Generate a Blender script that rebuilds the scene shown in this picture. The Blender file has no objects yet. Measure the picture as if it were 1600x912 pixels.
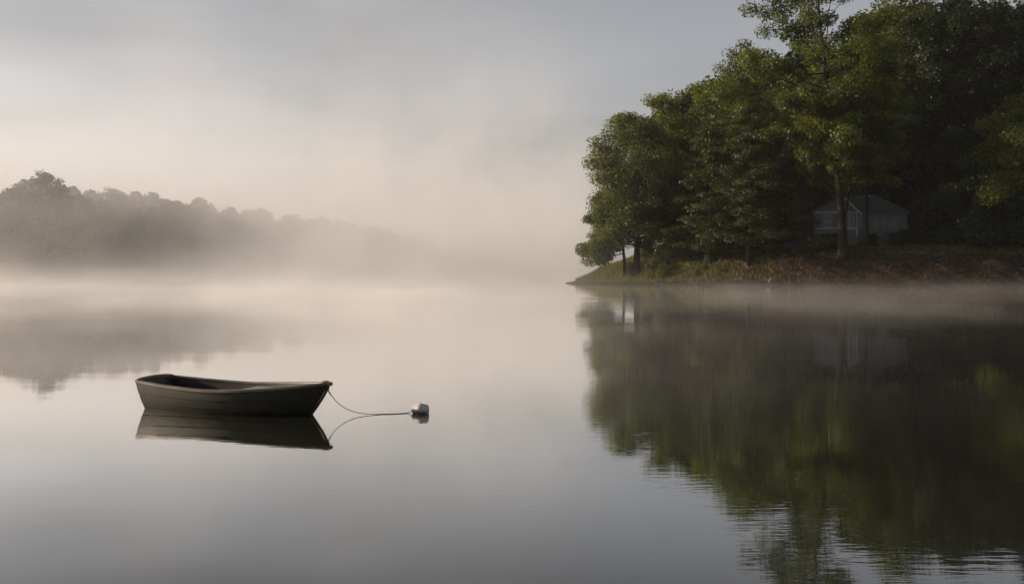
import bpy, math, random
import numpy as np
from mathutils import Vector, Matrix

S = bpy.context.scene
C = S.collection
PI = math.pi
R = math.radians

# ------------------------------------------------------------------ camera
CAM_H, FPX, HY = 1.6, 1500.0, 434.0            # eye height, focal length in photo pixels, horizon row
cam_data = bpy.data.cameras.new('camera')
cam = bpy.data.objects.new('camera', cam_data)
C.objects.link(cam)
cam.location = (0, 0, CAM_H)
cam_data.sensor_width = 36.0
cam_data.lens = 36.0 * FPX / 1600.0
cam_data.clip_start = 0.1
cam_data.clip_end = 20000
cam.rotation_euler = (R(90) - math.atan((456 - HY) / FPX), 0, 0)
S.camera = cam

# ------------------------------------------------------------------ light
SUN_EL, SUN_AZ = 14.5, -81.0                    # azimuth measured from straight ahead (+y), clockwise positive
sdir = Vector((math.sin(R(SUN_AZ)) * math.cos(R(SUN_EL)), math.cos(R(SUN_AZ)) * math.cos(R(SUN_EL)), math.sin(R(SUN_EL))))
sun_data = bpy.data.lights.new('sun', 'SUN')
sun_data.energy = 5.0
sun_data.angle = R(0.6)
sun_data.color = (1.0, 0.80, 0.59)
sun = bpy.data.objects.new('sun', sun_data)
C.objects.link(sun)
sun.rotation_euler = sdir.to_track_quat('Z', 'Y').to_euler()

W = bpy.data.worlds.new('World')
S.world = W
W.use_nodes = True
wt = W.node_tree
wt.nodes.clear()


def nd(t, typ, **kw):
    n = t.nodes.new(typ)
    for k, v in kw.items():
        if k == 'inp':
            for kk, vv in v.items():
                n.inputs[kk].default_value = vv
        else:
            setattr(n, k, v)
    return n


def math_node(t, op, a, b=None, clamp=False):
    n = nd(t, 'ShaderNodeMath', operation=op, use_clamp=clamp)
    for i, v in enumerate((a, b)):
        if v is None:
            continue
        if isinstance(v, (int, float)):
            n.inputs[i].default_value = v
        else:
            t.links.new(v, n.inputs[i])
    return n.outputs[0]


def maprange(t, v, a, b, c, d, smooth=False):
    n = nd(t, 'ShaderNodeMapRange')
    n.interpolation_type = 'SMOOTHSTEP' if smooth else 'LINEAR'
    n.clamp = True
    t.links.new(v, n.inputs[0])
    for i, x in enumerate((a, b, c, d)):
        n.inputs[i + 1].default_value = x
    return n.outputs[0]


def mixcol(t, fac, a, b, blend='MIX'):
    n = nd(t, 'ShaderNodeMix', data_type='RGBA', blend_type=blend)
    for sock, v in ((n.inputs[0], fac), (n.inputs[6], a), (n.inputs[7], b)):
        if isinstance(v, (int, float)):
            sock.default_value = v
        elif isinstance(v, tuple):
            sock.default_value = v if len(v) == 4 else v + (1,)
        else:
            t.links.new(v, sock)
    return n.outputs[2]


def noise(t, vec, scale, detail=3.0, rough=0.55, dist=0.0):
    n = nd(t, 'ShaderNodeTexNoise', inp={'Scale': scale, 'Detail': detail, 'Roughness': rough, 'Distortion': dist})
    if vec is not None:
        t.links.new(vec, n.inputs['Vector'])
    return n.outputs[0]


def mapping(t, vec, scale=(1, 1, 1), loc=(0, 0, 0)):
    n = nd(t, 'ShaderNodeMapping', inp={'Scale': scale, 'Location': loc})
    t.links.new(vec, n.inputs[0])
    return n.outputs[0]


sky = nd(wt, 'ShaderNodeTexSky', sky_type='NISHITA')
sky.sun_disc = False
sky.sun_elevation = R(SUN_EL)
sky.sun_rotation = R(SUN_AZ)
sky.altitude = 100
sky.air_density = 1.0
sky.dust_density = 1.9
sky.ozone_density = 1.0
tc = nd(wt, 'ShaderNodeTexCoord')
# thin morning overcast: a veil that greys the blue, with soft streaks of thicker and thinner cloud
bw = nd(wt, 'ShaderNodeRGBToBW')
wt.links.new(sky.outputs[0], bw.inputs[0])
veil = nd(wt, 'ShaderNodeVectorMath', operation='SCALE')
veil.inputs[0].default_value = (1.02, 0.995, 1.02)
wt.links.new(bw.outputs[0], veil.inputs['Scale'])
streak = noise(wt, mapping(wt, tc.outputs['Generated'], (1.0, 1.0, 4.0), (3.1, 0.4, 0.2)), 1.7, 4.0, 0.5, 0.4)
bright = maprange(wt, streak, 0.3, 0.7, 0.82, 1.20, True)
greyed = mixcol(wt, 0.80, sky.outputs[0], veil.outputs[0])
vm = nd(wt, 'ShaderNodeVectorMath', operation='SCALE')
wt.links.new(greyed, vm.inputs[0])
wt.links.new(bright, vm.inputs['Scale'])
bg = nd(wt, 'ShaderNodeBackground', inp={'Strength': 0.109})
wt.links.new(vm.outputs[0], bg.inputs[0])
wo = nd(wt, 'ShaderNodeOutputWorld')
wt.links.new(bg.outputs[0], wo.inputs[0])

S.view_settings.view_transform = 'Standard'
S.view_settings.look = 'None'
S.view_settings.exposure = 0.36
S.view_settings.gamma = 1.0
S.view_settings.use_curve_mapping = False

# ------------------------------------------------------------------ sampling
cy = S.cycles
cy.use_denoising = True
try:
    cy.denoiser = 'OPENIMAGEDENOISE'
except Exception:
    pass
cy.use_adaptive_sampling = True
cy.adaptive_threshold = 0.015
cy.max_bounces = 8
cy.diffuse_bounces = 3
cy.glossy_bounces = 4
cy.transmission_bounces = 4
cy.volume_bounces = 2
cy.transparent_max_bounces = 8
cy.volume_step_rate = 1.0
cy.volume_max_steps = 160
cy.caustics_reflective = False
cy.caustics_refractive = False
cy.sample_clamp_indirect = 6.0


# ------------------------------------------------------------------ helpers
def at(px, Y, z=0.0):
    return Vector(((px - 800.0) / FPX * Y, Y, z))


def zrow(y, Y):
    return CAM_H + (HY - y) / FPX * Y


def tag(o, label=None, cat=None, group=None, kind=None):
    for k, v in (('label', label), ('category', cat), ('group', group), ('kind', kind)):
        if v:
            o[k] = v
    return o


def empty(name, loc=(0, 0, 0), rz=0.0):
    o = bpy.data.objects.new(name, None)
    o.empty_display_size = 0.2
    C.objects.link(o)
    o.location = loc
    o.rotation_euler = (0, 0, rz)
    return o


def link(name, me, parent=None, mat=None):
    o = bpy.data.objects.new(name, me)
    C.objects.link(o)
    if mat is not None and not me.materials:
        me.materials.append(mat)
    if parent is not None:
        o.parent = parent
    return o


def np_mesh(name, verts, faces, smooth=False, attrs=None):
    """verts (n,3) array, faces (m,4) or (m,3) array."""
    verts = np.asarray(verts, dtype=np.float32)
    faces = np.asarray(faces, dtype=np.int32)
    k = faces.shape[1]
    me = bpy.data.meshes.new(name)
    me.vertices.add(len(verts))
    me.vertices.foreach_set('co', verts.ravel())
    me.loops.add(faces.size)
    me.loops.foreach_set('vertex_index', faces.ravel())
    me.polygons.add(len(faces))
    me.polygons.foreach_set('loop_start', np.arange(0, faces.size, k, dtype=np.int32))
    try:
        me.polygons.foreach_set('loop_total', np.full(len(faces), k, dtype=np.int32))
    except Exception:
        pass
    me.update(calc_edges=True)
    me.validate()
    if smooth:
        me.polygons.foreach_set('use_smooth', np.ones(len(me.polygons), dtype=bool))
    for an, av in (attrs or {}).items():
        a = me.attributes.new(an, 'FLOAT', 'POINT')
        a.data.foreach_set('value', np.asarray(av, dtype=np.float32))
    return me


class MB:
    """Collects faces for one mesh."""

    def __init__(self):
        self.v, self.f = [], []

    def face(self, pts):
        b = len(self.v)
        self.v += [tuple(p) for p in pts]
        self.f.append(tuple(range(b, b + len(pts))))

    def raw(self, v, f):
        b = len(self.v)
        self.v += [tuple(p) for p in v]
        self.f += [tuple(b + i for i in q) for q in f]

    def box(self, x0, x1, y0, y1, z0, z1):
        v = [(x0, y0, z0), (x1, y0, z0), (x1, y1, z0), (x0, y1, z0), (x0, y0, z1), (x1, y0, z1), (x1, y1, z1), (x0, y1, z1)]
        self.raw(v, [(0, 3, 2, 1), (4, 5, 6, 7), (0, 1, 5, 4), (1, 2, 6, 5), (2, 3, 7, 6), (3, 0, 4, 7)])

    def bar(self, a, b, w, h, up=Vector((0, 0, 1))):
        a, b = Vector(a), Vector(b)
        d = (b - a).normalized()
        s = d.cross(up).normalized() * (w / 2)
        u = s.cross(d).normalized() * (h / 2)
        v = [a - s - u, a + s - u, a + s + u, a - s + u, b - s - u, b + s - u, b + s + u, b - s + u]
        self.raw(v, [(0, 3, 2, 1), (4, 5, 6, 7), (0, 1, 5, 4), (1, 2, 6, 5), (2, 3, 7, 6), (3, 0, 4, 7)])

    def tube(self, pts, radii, n=7, cap=True):
        pts = [Vector(p) for p in pts]
        rings = []
        prev = None
        for i, p in enumerate(pts):
            d = (pts[min(i + 1, len(pts) - 1)] - pts[max(i - 1, 0)]).normalized()
            if prev is None:
                ref = Vector((0, 0, 1)) if abs(d.z) < 0.9 else Vector((1, 0, 0))
                s = d.cross(ref).normalized()
            else:
                s = (prev - d * prev.dot(d)).normalized()
            prev = s
            u = d.cross(s)
            r = radii[i] if hasattr(radii, '__len__') else radii
            rings.append([p + (s * math.cos(2 * PI * k / n) + u * math.sin(2 * PI * k / n)) * r for k in range(n)])
        b = len(self.v)
        for rg in rings:
            self.v += [tuple(p) for p in rg]
        for i in range(len(rings) - 1):
            for k in range(n):
                k2 = (k + 1) % n
                self.f.append((b + i * n + k, b + i * n + k2, b + (i + 1) * n + k2, b + (i + 1) * n + k))
        if cap:
            self.f.append(tuple(b + k for k in reversed(range(n))))
            self.f.append(tuple(b + (len(rings) - 1) * n + k for k in range(n)))

    def mesh(self, name, smooth=False):
        me = bpy.data.meshes.new(name)
        me.from_pydata(self.v, [], self.f)
        me.update()
        if smooth:
            me.polygons.foreach_set('use_smooth', np.ones(len(me.polygons), dtype=bool))
        return me

    def build(self, name, mat, parent=None, smooth=False):
        return link(name, self.mesh(name, smooth), parent, mat)


def new_mat(name):
    m = bpy.data.materials.new(name)
    m.use_nodes = True
    t = m.node_tree
    t.nodes.clear()
    out = nd(t, 'ShaderNodeOutputMaterial')
    return m, t, out


def simple(name, base, dark, scale=6.0, rough=0.7, spec=0.3, bump=0.0, stretch=(1, 1, 1), detail=5.0):
    m, t, out = new_mat(name)
    co = nd(t, 'ShaderNodeTexCoord')
    n = noise(t, mapping(t, co.outputs['Object'], stretch), scale, detail, 0.6)
    col = mixcol(t, maprange(t, n, 0.32, 0.68, 0, 1, True), dark, base)
    p = nd(t, 'ShaderNodeBsdfPrincipled', inp={'Roughness': rough, 'Specular IOR Level': spec})
    t.links.new(col, p.inputs['Base Color'])
    if bump:
        b = nd(t, 'ShaderNodeBump', inp={'Strength': 0.6, 'Distance': bump})
        t.links.new(n, b.inputs['Height'])
        t.links.new(b.outputs[0], p.inputs['Normal'])
    t.links.new(p.outputs[0], out.inputs[0])
    return m


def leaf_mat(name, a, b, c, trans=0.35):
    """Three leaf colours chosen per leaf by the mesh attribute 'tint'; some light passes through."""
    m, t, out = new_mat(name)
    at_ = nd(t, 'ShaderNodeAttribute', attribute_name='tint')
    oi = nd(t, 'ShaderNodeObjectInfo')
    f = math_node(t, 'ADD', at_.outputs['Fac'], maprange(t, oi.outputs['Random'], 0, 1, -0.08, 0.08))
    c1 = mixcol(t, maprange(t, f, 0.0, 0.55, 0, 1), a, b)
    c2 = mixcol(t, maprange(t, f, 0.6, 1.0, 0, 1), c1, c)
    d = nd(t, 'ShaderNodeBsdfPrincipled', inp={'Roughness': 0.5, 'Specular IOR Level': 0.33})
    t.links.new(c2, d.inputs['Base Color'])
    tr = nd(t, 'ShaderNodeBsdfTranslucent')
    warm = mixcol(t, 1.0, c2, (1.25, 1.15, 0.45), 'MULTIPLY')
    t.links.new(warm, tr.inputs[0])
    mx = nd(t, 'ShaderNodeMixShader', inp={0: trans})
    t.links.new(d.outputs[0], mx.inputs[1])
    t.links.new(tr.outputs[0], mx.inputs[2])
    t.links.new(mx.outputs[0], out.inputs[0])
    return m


M = {}
M['bark'] = simple('bark', (0.030, 0.025, 0.021), (0.014, 0.012, 0.010), 2.2, 0.9, 0.15, 0.08, (3, 3, 0.5))
M['bark_pale'] = simple('bark_pale', (0.13, 0.11, 0.095), (0.05, 0.042, 0.036), 2.2, 0.9, 0.15, 0.08, (3, 3, 0.5))
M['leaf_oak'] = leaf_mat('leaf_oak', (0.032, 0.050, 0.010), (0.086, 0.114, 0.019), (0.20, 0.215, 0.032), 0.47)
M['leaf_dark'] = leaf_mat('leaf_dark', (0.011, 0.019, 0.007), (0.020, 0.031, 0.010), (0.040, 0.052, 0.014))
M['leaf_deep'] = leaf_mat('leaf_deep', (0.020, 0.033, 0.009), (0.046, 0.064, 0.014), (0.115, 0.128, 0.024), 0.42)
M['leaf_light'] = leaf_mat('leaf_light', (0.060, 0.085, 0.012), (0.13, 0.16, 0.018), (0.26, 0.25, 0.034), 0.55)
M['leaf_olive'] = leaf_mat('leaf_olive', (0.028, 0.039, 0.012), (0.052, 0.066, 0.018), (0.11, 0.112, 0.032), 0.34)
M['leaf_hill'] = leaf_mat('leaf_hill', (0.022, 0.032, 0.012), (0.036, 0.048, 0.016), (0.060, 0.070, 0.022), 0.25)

# ------------------------------------------------------------------ terrain
HEAD = [(15.3, 271), (17.5, 262), (22, 250), (27, 237), (34, 224), (41, 212), (50, 201), (62, 194), (78, 190.5), (98, 189),
        (120, 189), (150, 184), (190, 172), (260, 165), (420, 165), (420, 520), (260, 470), (150, 392), (70, 322), (30, 283)]
SHORE = [(-420, 232), (-230, 240), (-165, 247), (-138, 262), (-126, 300), (-121, 350), (-118, 400), (-112, 470), (-106, 560),
         (-98, 680), (-85, 800), (-70, 950), (-60, 1150), (-420, 1250)]


def seg_dist(P, poly):
    """Signed distance (positive inside) of points P (n,2) to a polygon."""
    poly = np.asarray(poly, float)
    n = len(poly)
    best = np.full(len(P), 1e9)
    inside = np.zeros(len(P), bool)
    for i in range(n):
        a, b = poly[i], poly[(i + 1) % n]
        ab = b - a
        tt = np.clip(((P - a) @ ab) / (ab @ ab), 0, 1)
        d = np.hypot(*(P - (a + tt[:, None] * ab)).T)
        best = np.minimum(best, d)
        cond = (a[1] > P[:, 1]) != (b[1] > P[:, 1])
        xs = a[0] + (P[:, 1] - a[1]) / (b[1] - a[1] + 1e-12) * (b[0] - a[0])
        inside ^= cond & (P[:, 0] < xs)
    return np.where(inside, best, -best)


rng0 = np.random.default_rng(5)
_ph = rng0.uniform(0, 6.28, (12, 3))
_fr = np.concatenate([rng0.uniform(0.05, 0.15, (4, 2)), rng0.uniform(0.3, 0.7, (4, 2)), rng0.uniform(1.0, 2.2, (4, 2))])
_am = np.array([.5, .5, .4, .4, .3, .28, .26, .24, .16, .14, .13, .12])


def wob(P):
    out = np.zeros(len(P))
    for k in range(12):
        out += _am[k] * np.sin(P[:, 0] * _fr[k, 0] * (1 if k % 2 else -1) + P[:, 1] * _fr[k, 1] + _ph[k, 0])
    return out


def head_h(P):
    P = np.asarray(P, float).reshape(-1, 2)
    d = seg_dist(P, HEAD) + 0.6 * np.sin(P[:, 0] * 0.55) * np.sin(P[:, 1] * 0.4 + 1) + 0.25 * np.sin(P[:, 0] * 1.7 + P[:, 1])
    z = np.interp(d, [-40, -2, 0, 1.2, 4.0, 10, 18, 30, 60, 150], [-1.0, -0.7, 0, 0.55, 2.1, 5.4, 7.9, 10.2, 12.5, 15])
    w = np.clip((d - 0.5) / 6, 0, 1)
    return z + w * 0.33 * wob(P)


def shore_h(P):
    P = np.asarray(P, float).reshape(-1, 2)
    d = seg_dist(P, SHORE)
    z = np.interp(d, [-40, -2, 0, 3, 20, 60, 200], [-1.0, -0.7, 0, 1.0, 4, 9, 16])
    return z + np.clip(d / 8, 0, 1) * 0.5 * wob(P)


def gz(x, y):
    return float(head_h([(x, y)])[0])


def grid_terrain(name, xs, ys, hf, mat):
    X, Y = np.meshgrid(xs, ys)
    P = np.stack([X.ravel(), Y.ravel()], 1)
    Z = hf(P)
    nx, ny = len(xs), len(ys)
    i = np.arange(nx * ny).reshape(ny, nx)
    f = np.stack([i[:-1, :-1].ravel(), i[:-1, 1:].ravel(), i[1:, 1:].ravel(), i[1:, :-1].ravel()], 1)
    keep = Z[f].max(axis=1) > -0.72
    f = f[keep]
    me = np_mesh(name, np.column_stack([P, Z]), f, True)
    o = link(name, me, None, mat)
    return tag(o, kind='structure')


def ground_mat(name, cols, litter=True):
    m, t, out = new_mat(name)
    g = nd(t, 'ShaderNodeNewGeometry')
    pos = g.outputs['Position']
    sep = nd(t, 'ShaderNodeSeparateXYZ')
    t.links.new(pos, sep.inputs[0])
    n1 = noise(t, pos, 0.16, 4, 0.6)
    n2 = noise(t, pos, 1.4, 5, 0.65)
    n3 = noise(t, pos, 5.0, 4, 0.7)
    mud, lit1, lit2, grass = cols
    base = mixcol(t, maprange(t, n2, 0.35, 0.65, 0, 1), lit1, lit2)
    # grass takes over on the lawn and on the sunny nose of the headland
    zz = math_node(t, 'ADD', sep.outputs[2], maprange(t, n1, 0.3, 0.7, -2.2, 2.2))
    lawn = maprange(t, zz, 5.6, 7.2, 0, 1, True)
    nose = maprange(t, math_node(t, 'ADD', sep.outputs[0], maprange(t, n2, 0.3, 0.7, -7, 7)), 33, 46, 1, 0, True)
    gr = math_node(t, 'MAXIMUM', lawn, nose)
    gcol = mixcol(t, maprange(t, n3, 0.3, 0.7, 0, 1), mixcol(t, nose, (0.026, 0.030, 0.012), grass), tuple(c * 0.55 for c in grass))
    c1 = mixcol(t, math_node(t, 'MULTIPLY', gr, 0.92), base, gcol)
    wet = maprange(t, sep.outputs[2], 0.25, 0.9, 0, 1, True)
    c2 = mixcol(t, wet, mud, c1)
    p = nd(t, 'ShaderNodeBsdfPrincipled', inp={'Roughness': 0.95, 'Specular IOR Level': 0.1})
    t.links.new(c2, p.inputs['Base Color'])
    b = nd(t, 'ShaderNodeBump', inp={'Strength': 0.8, 'Distance': 0.25})
    t.links.new(math_node(t, 'ADD', n2, math_node(t, 'MULTIPLY', n3, 0.5)), b.inputs['Height'])
    t.links.new(b.outputs[0], p.inputs['Normal'])
    t.links.new(p.outputs[0], out.inputs[0])
    return m


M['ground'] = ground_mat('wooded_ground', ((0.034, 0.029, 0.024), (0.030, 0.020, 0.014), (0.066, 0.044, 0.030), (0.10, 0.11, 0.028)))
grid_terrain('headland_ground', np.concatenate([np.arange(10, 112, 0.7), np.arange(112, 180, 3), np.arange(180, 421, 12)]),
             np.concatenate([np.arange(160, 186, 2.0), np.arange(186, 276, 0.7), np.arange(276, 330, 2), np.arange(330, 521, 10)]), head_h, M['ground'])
M['ground_far'] = simple('far_ground', (0.07, 0.06, 0.035), (0.03, 0.032, 0.018), 0.2, 0.95, 0.1)
grid_terrain('far_shore_ground', np.concatenate([np.arange(-420, -190, 10), np.arange(-190, -50, 3.0)]),
             np.concatenate([np.arange(228, 420, 3.0), np.arange(420, 1260, 10)]), shore_h, M['ground_far'])


# ------------------------------------------------------------------ water
def water_mat():
    m, t, out = new_mat('lake_water')
    g = nd(t, 'ShaderNodeNewGeometry')
    pos = g.outputs['Position']
    # long soft swells and short ripples, running across the view, calmer in some patches
    big = noise(t, mapping(t, pos, (0.10, 0.45, 1)), 1.0, 2, 0.5)
    mid = noise(t, mapping(t, pos, (1.0, 4.2, 1)), 1.0, 3, 0.55, 0.9)
    small = noise(t, mapping(t, pos, (3.5, 16.0, 1)), 1.0, 2, 0.5)
    calm = maprange(t, noise(t, mapping(t, pos, (0.05, 0.13, 1)), 1.0, 2, 0.5), 0.38, 0.62, 0.18, 1.0, True)
    h = math_node(t, 'ADD', math_node(t, 'MULTIPLY', big, 0.0045), math_node(t, 'MULTIPLY', math_node(t, 'ADD', math_node(t, 'MULTIPLY', mid, 0.0006), math_node(t, 'MULTIPLY', small, 0.0008)), calm))
    b = nd(t, 'ShaderNodeBump', inp={'Strength': 1.0, 'Distance': 1.0})
    t.links.new(h, b.inputs['Height'])
    lw = nd(t, 'ShaderNodeLayerWeight', inp={'Blend': 0.5})
    cr = nd(t, 'ShaderNodeValToRGB')
    els = cr.color_ramp.elements
    els[0].position, els[0].color = 0.35, (0.05, 0.05, 0.05, 1)
    els[1].position, els[1].color = 1.0, (0.99, 0.99, 0.99, 1)
    for ps, vv in ((0.70, 0.33), (0.826, 0.70), (0.90, 0.90)):
        e_ = els.new(ps)
        e_.color = (vv, vv, vv, 1)
    t.links.new(lw.outputs['Facing'], cr.inputs[0])
    fac = cr.outputs[0]
    gl = nd(t, 'ShaderNodeBsdfGlossy', inp={'Color': (1, 1, 1, 1), 'Roughness': 0.015})
    t.links.new(b.outputs[0], gl.inputs['Normal'])
    df = nd(t, 'ShaderNodeBsdfDiffuse', inp={'Color': (0.022, 0.023, 0.017, 1)})
    mx = nd(t, 'ShaderNodeMixShader')
    t.links.new(fac, mx.inputs[0])
    t.links.new(df.outputs[0], mx.inputs[1])
    t.links.new(gl.outputs[0], mx.inputs[2])
    t.links.new(mx.outputs[0], out.inputs[0])
    return m


M['water'] = water_mat()
wb = MB()
wx = [-1700, -400, -60, 60, 400, 1700]
wy = [-600, -60, 60, 300, 800, 1900]
for i in range(5):
    for j in range(5):
        wb.face([(wx[i], wy[j], 0), (wx[i + 1], wy[j], 0), (wx[i + 1], wy[j + 1], 0), (wx[i], wy[j + 1], 0)])
tag(wb.build('lake_water', M['water']), kind='structure')
bed = MB()
bed.face([(-1700, -600, -1.02), (1700, -600, -1.02), (1700, 1900, -1.02), (-1700, 1900, -1.02)])
tag(bed.build('lake_bed', M['ground_far']), kind='structure')


# ------------------------------------------------------------------ trees
def leaves_arrays(P, N, size, rng):
    n = len(P)
    N = N / (np.linalg.norm(N, axis=1, keepdims=True) + 1e-9)
    T = rng.normal(size=(n, 3))
    T -= (T * N).sum(1, keepdims=True) * N
    T /= np.linalg.norm(T, axis=1, keepdims=True) + 1e-9
    B = np.cross(N, T)
    s = size[:, None]
    v = np.empty((n, 4, 3))
    v[:, 0] = P - T * s * 0.55
    v[:, 1] = P + B * s * 0.36 + N * s * 0.10
    v[:, 2] = P + T * s * 0.55
    v[:, 3] = P - B * s * 0.36 + N * s * 0.10
    f = np.arange(n * 4).reshape(n, 4)
    return v.reshape(-1, 3), f


def tree_mesh(seed, H, hb, Rx, nleaf=12000, leaf=0.6, kind='round', nl=22, lean=(0, 0), trunk_r=None, limbs=None,
              skew=(0, 0), clump=0.27, top_keep=1.0, gap=0.0, window=False):
    """One tree as two meshes: trunk with its limbs, and a crown of leaf sprays gathered in clumps at the limbs' ends.
    H height, hb where the crown starts, Rx crown radius, lean how far the top stands off the base."""
    rng = np.random.default_rng(seed)
    trunk_r = trunk_r or H * 0.017
    mb = MB()

    def trunk_at(t):
        wav = math.sin(t * 5 + seed) * 0.012 * H
        return np.array([lean[0] * t ** 1.5 + wav, lean[1] * t ** 1.5 + 0.6 * wav, t * H])

    def r_at(t):
        return trunk_r * (1.0 - 0.93 * t) + 0.55 * trunk_r * math.exp(-t * 30)

    ts = [0, 0.015, 0.05, 0.15, 0.3, 0.45, 0.6, 0.75, 0.88, 0.97]
    p0 = [trunk_at(t) for t in ts]
    p0[0] = p0[0] - np.array([0, 0, 0.7])
    mb.tube(p0, [r_at(t) for t in ts], 9)

    def prof(u):                                  # crown radius along the crown, u from 0 (bottom) to 1 (top)
        if kind == 'round':
            return math.sqrt(max(0.02, 1 - (2 * (u ** 0.85) - 0.86) ** 2 / 1.35)) if u < 1 else 0.3
        if kind == 'tall':
            return (0.62 + 0.45 * math.sin(PI * min(1, u * 1.02)) ** 0.8) * (1 if u < 0.8 else 1 - (u - 0.8) * 2.2)
        if kind == 'pine':
            return (1.0 - u) ** 0.75 * (0.8 + 0.2 * math.sin(u * 40)) + 0.06
        if kind == 'low':
            return math.sqrt(max(0.05, 1 - (u - 0.15) ** 2 / 0.85))
        return 1.0

    clumps = []                                   # (centre, radius, outward, tone)
    if limbs is None:
        limbs = []
        for i in range(nl):
            u = (i + rng.uniform(0.1, 0.9)) / nl
            t = (hb + (H - hb) * (u ** 0.95) * 0.93) / H
            az = i * 2.399 + rng.uniform(-0.5, 0.5)
            L = Rx * prof(u) * rng.uniform(0.78, 1.12)
            if kind == 'pine':
                el = rng.uniform(-0.18, 0.12) + 0.35 * u
            elif kind == 'low':
                el = rng.uniform(0.2, 0.7) + 0.5 * u
            else:
                el = rng.uniform(-0.05, 0.35) + 0.75 * u
            limbs.append((t, az, el, L))
    for (t, az, el, L) in limbs:
        a = trunk_at(t if kind == 'pine' else max(0.0, t - 0.10 * L / max(Rx, 1)))
        d = np.array([math.cos(az) * math.cos(el), math.sin(az) * math.cos(el), math.sin(el)])
        pts = [a]
        for k in range(1, 6):
            q = k / 5
            sag = (-0.16 * q * q if kind == 'pine' else -0.10 * q * q + 0.04 * q) * L
            pts.append(a + d * L * q + np.array([skew[0] * q * q, skew[1] * q * q, sag]) + rng.normal(0, 0.03 * L, 3) * (q > 0.1))
        r0 = min(r_at(t) * 0.55, 0.02 * L + 0.05)
        mb.tube(pts, [r0 * (1 - 0.85 * k / 5) for k in range(6)], 5, False)
        cr = clump * Rx * (0.6 + 0.4 * L / Rx)
        tone0 = rng.uniform(-0.16, 0.16)
        nq = 2 + int(round(3.2 * L / Rx))
        for k in range(nq):
            q = 0.35 + 0.65 * (k + rng.uniform(0.2, 0.9)) / nq
            i0 = min(4, int(q * 5))
            base = np.array(pts[i0]) * (1 - (q * 5 - i0)) + np.array(pts[i0 + 1]) * (q * 5 - i0)
            off = rng.normal(0, 1, 3)
            off[2] = off[2] * 0.45 + 0.15
            off -= d * off.dot(d) * 0.6
            c = base + off * cr * (0.75 if k < nq - 1 else 0.2)
            if gap and rng.random() < gap:
                continue
            tx = trunk_at(min(1.0, max(0.0, c[2] / H)))
            if window and abs(c[0] - tx[0]) < 0.15 * Rx and c[1] - tx[1] < -0.05 * Rx and c[2] < 0.62 * H:
                continue                      # the trunk shows through the thin near side of this crown
            mb.tube([base, base * 0.5 + c * 0.5 + np.array([0, 0, -0.1]), c], [r0 * 0.35, r0 * 0.25, r0 * 0.08], 4, False)
            out = c - np.array([trunk_at(t)[0], trunk_at(t)[1], a[2]])
            clumps.append((c, cr * rng.uniform(0.7, 1.15), out, tone0 + rng.uniform(-0.2, 0.2)))
    if top_keep:
        for k in range(4):
            c = trunk_at(0.95) + rng.normal(0, 0.10 * Rx, 3)
            clumps.append((c, clump * Rx * rng.uniform(0.5, 0.8), np.array([0, 0, 1.0]), rng.uniform(-0.2, 0.2)))
    rad = np.array([c[1] for c in clumps])
    nleaf = int(nleaf * 2.1)
    leaf *= 0.80
    w = rad ** 2.0
    cnt = np.maximum(12, (w / w.sum() * nleaf)).astype(int)
    idx = np.repeat(np.arange(len(clumps)), cnt)
    n = len(idx)
    cen = np.array([c[0] for c in clumps])[idx]
    out = np.array([c[2] for c in clumps])[idx]
    out /= np.linalg.norm(out, axis=1, keepdims=True) + 1e-6
    tone = np.array([c[3] for c in clumps])[idx]
    u = rng.normal(size=(n, 3))
    u /= np.linalg.norm(u, axis=1, keepdims=True)
    rr = rng.uniform(0, 1, n) ** 0.45
    flat = 0.34 if kind == 'pine' else 0.66
    P = cen + u * (rr * rad[idx])[:, None] * np.array([1, 1, flat])
    P[:, 2] -= 0.10 * rad[idx] * rng.uniform(0, 1, n) ** 2
    N = u * 0.5 + out * 0.4 + rng.normal(0, 0.6, (n, 3)) + np.array([0, 0, 0.6 if kind != 'pine' else 1.0])
    size = leaf * rng.uniform(0.5, 1.3, n) * rng.uniform(0.65, 1.2, len(clumps))[idx]
    v, f = leaves_arrays(P, N, size, rng)
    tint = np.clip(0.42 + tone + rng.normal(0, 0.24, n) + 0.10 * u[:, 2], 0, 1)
    return mb.mesh('trunk', True), np_mesh('crown', v, f, False, {'tint': np.repeat(tint, 4)})


def place_tree(name, tm, cm, loc, label, cat='tree', group=None, leafm='leaf_oak', barkm='bark', rz=0.0, sc=1.0):
    root = empty(name, loc, rz)
    root.scale = (sc, sc, sc)
    tag(root, label, cat, group)
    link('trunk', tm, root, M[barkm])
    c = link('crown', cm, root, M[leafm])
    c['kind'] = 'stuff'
    return root


WOOD = 'trees of the wooded headland'


def hero(name, px, Y, ytop, rpx, label, seed, hbfrac=0.25, leafm='leaf_oak', barkm='bark', **kw):
    x = (px - 800) / FPX * Y
    g = gz(x, Y)
    H = zrow(ytop, Y) - g
    lean_px = kw.pop('lean_px', 0)
    kw['lean'] = (lean_px / FPX * Y, kw.pop('lean_y', 0.0))
    tm, cm = tree_mesh(seed, H, H * hbfrac, rpx / FPX * Y, **kw)
    return place_tree(name, tm, cm, (x, Y, g - 0.1), label, 'tree', WOOD, leafm, barkm)


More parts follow.
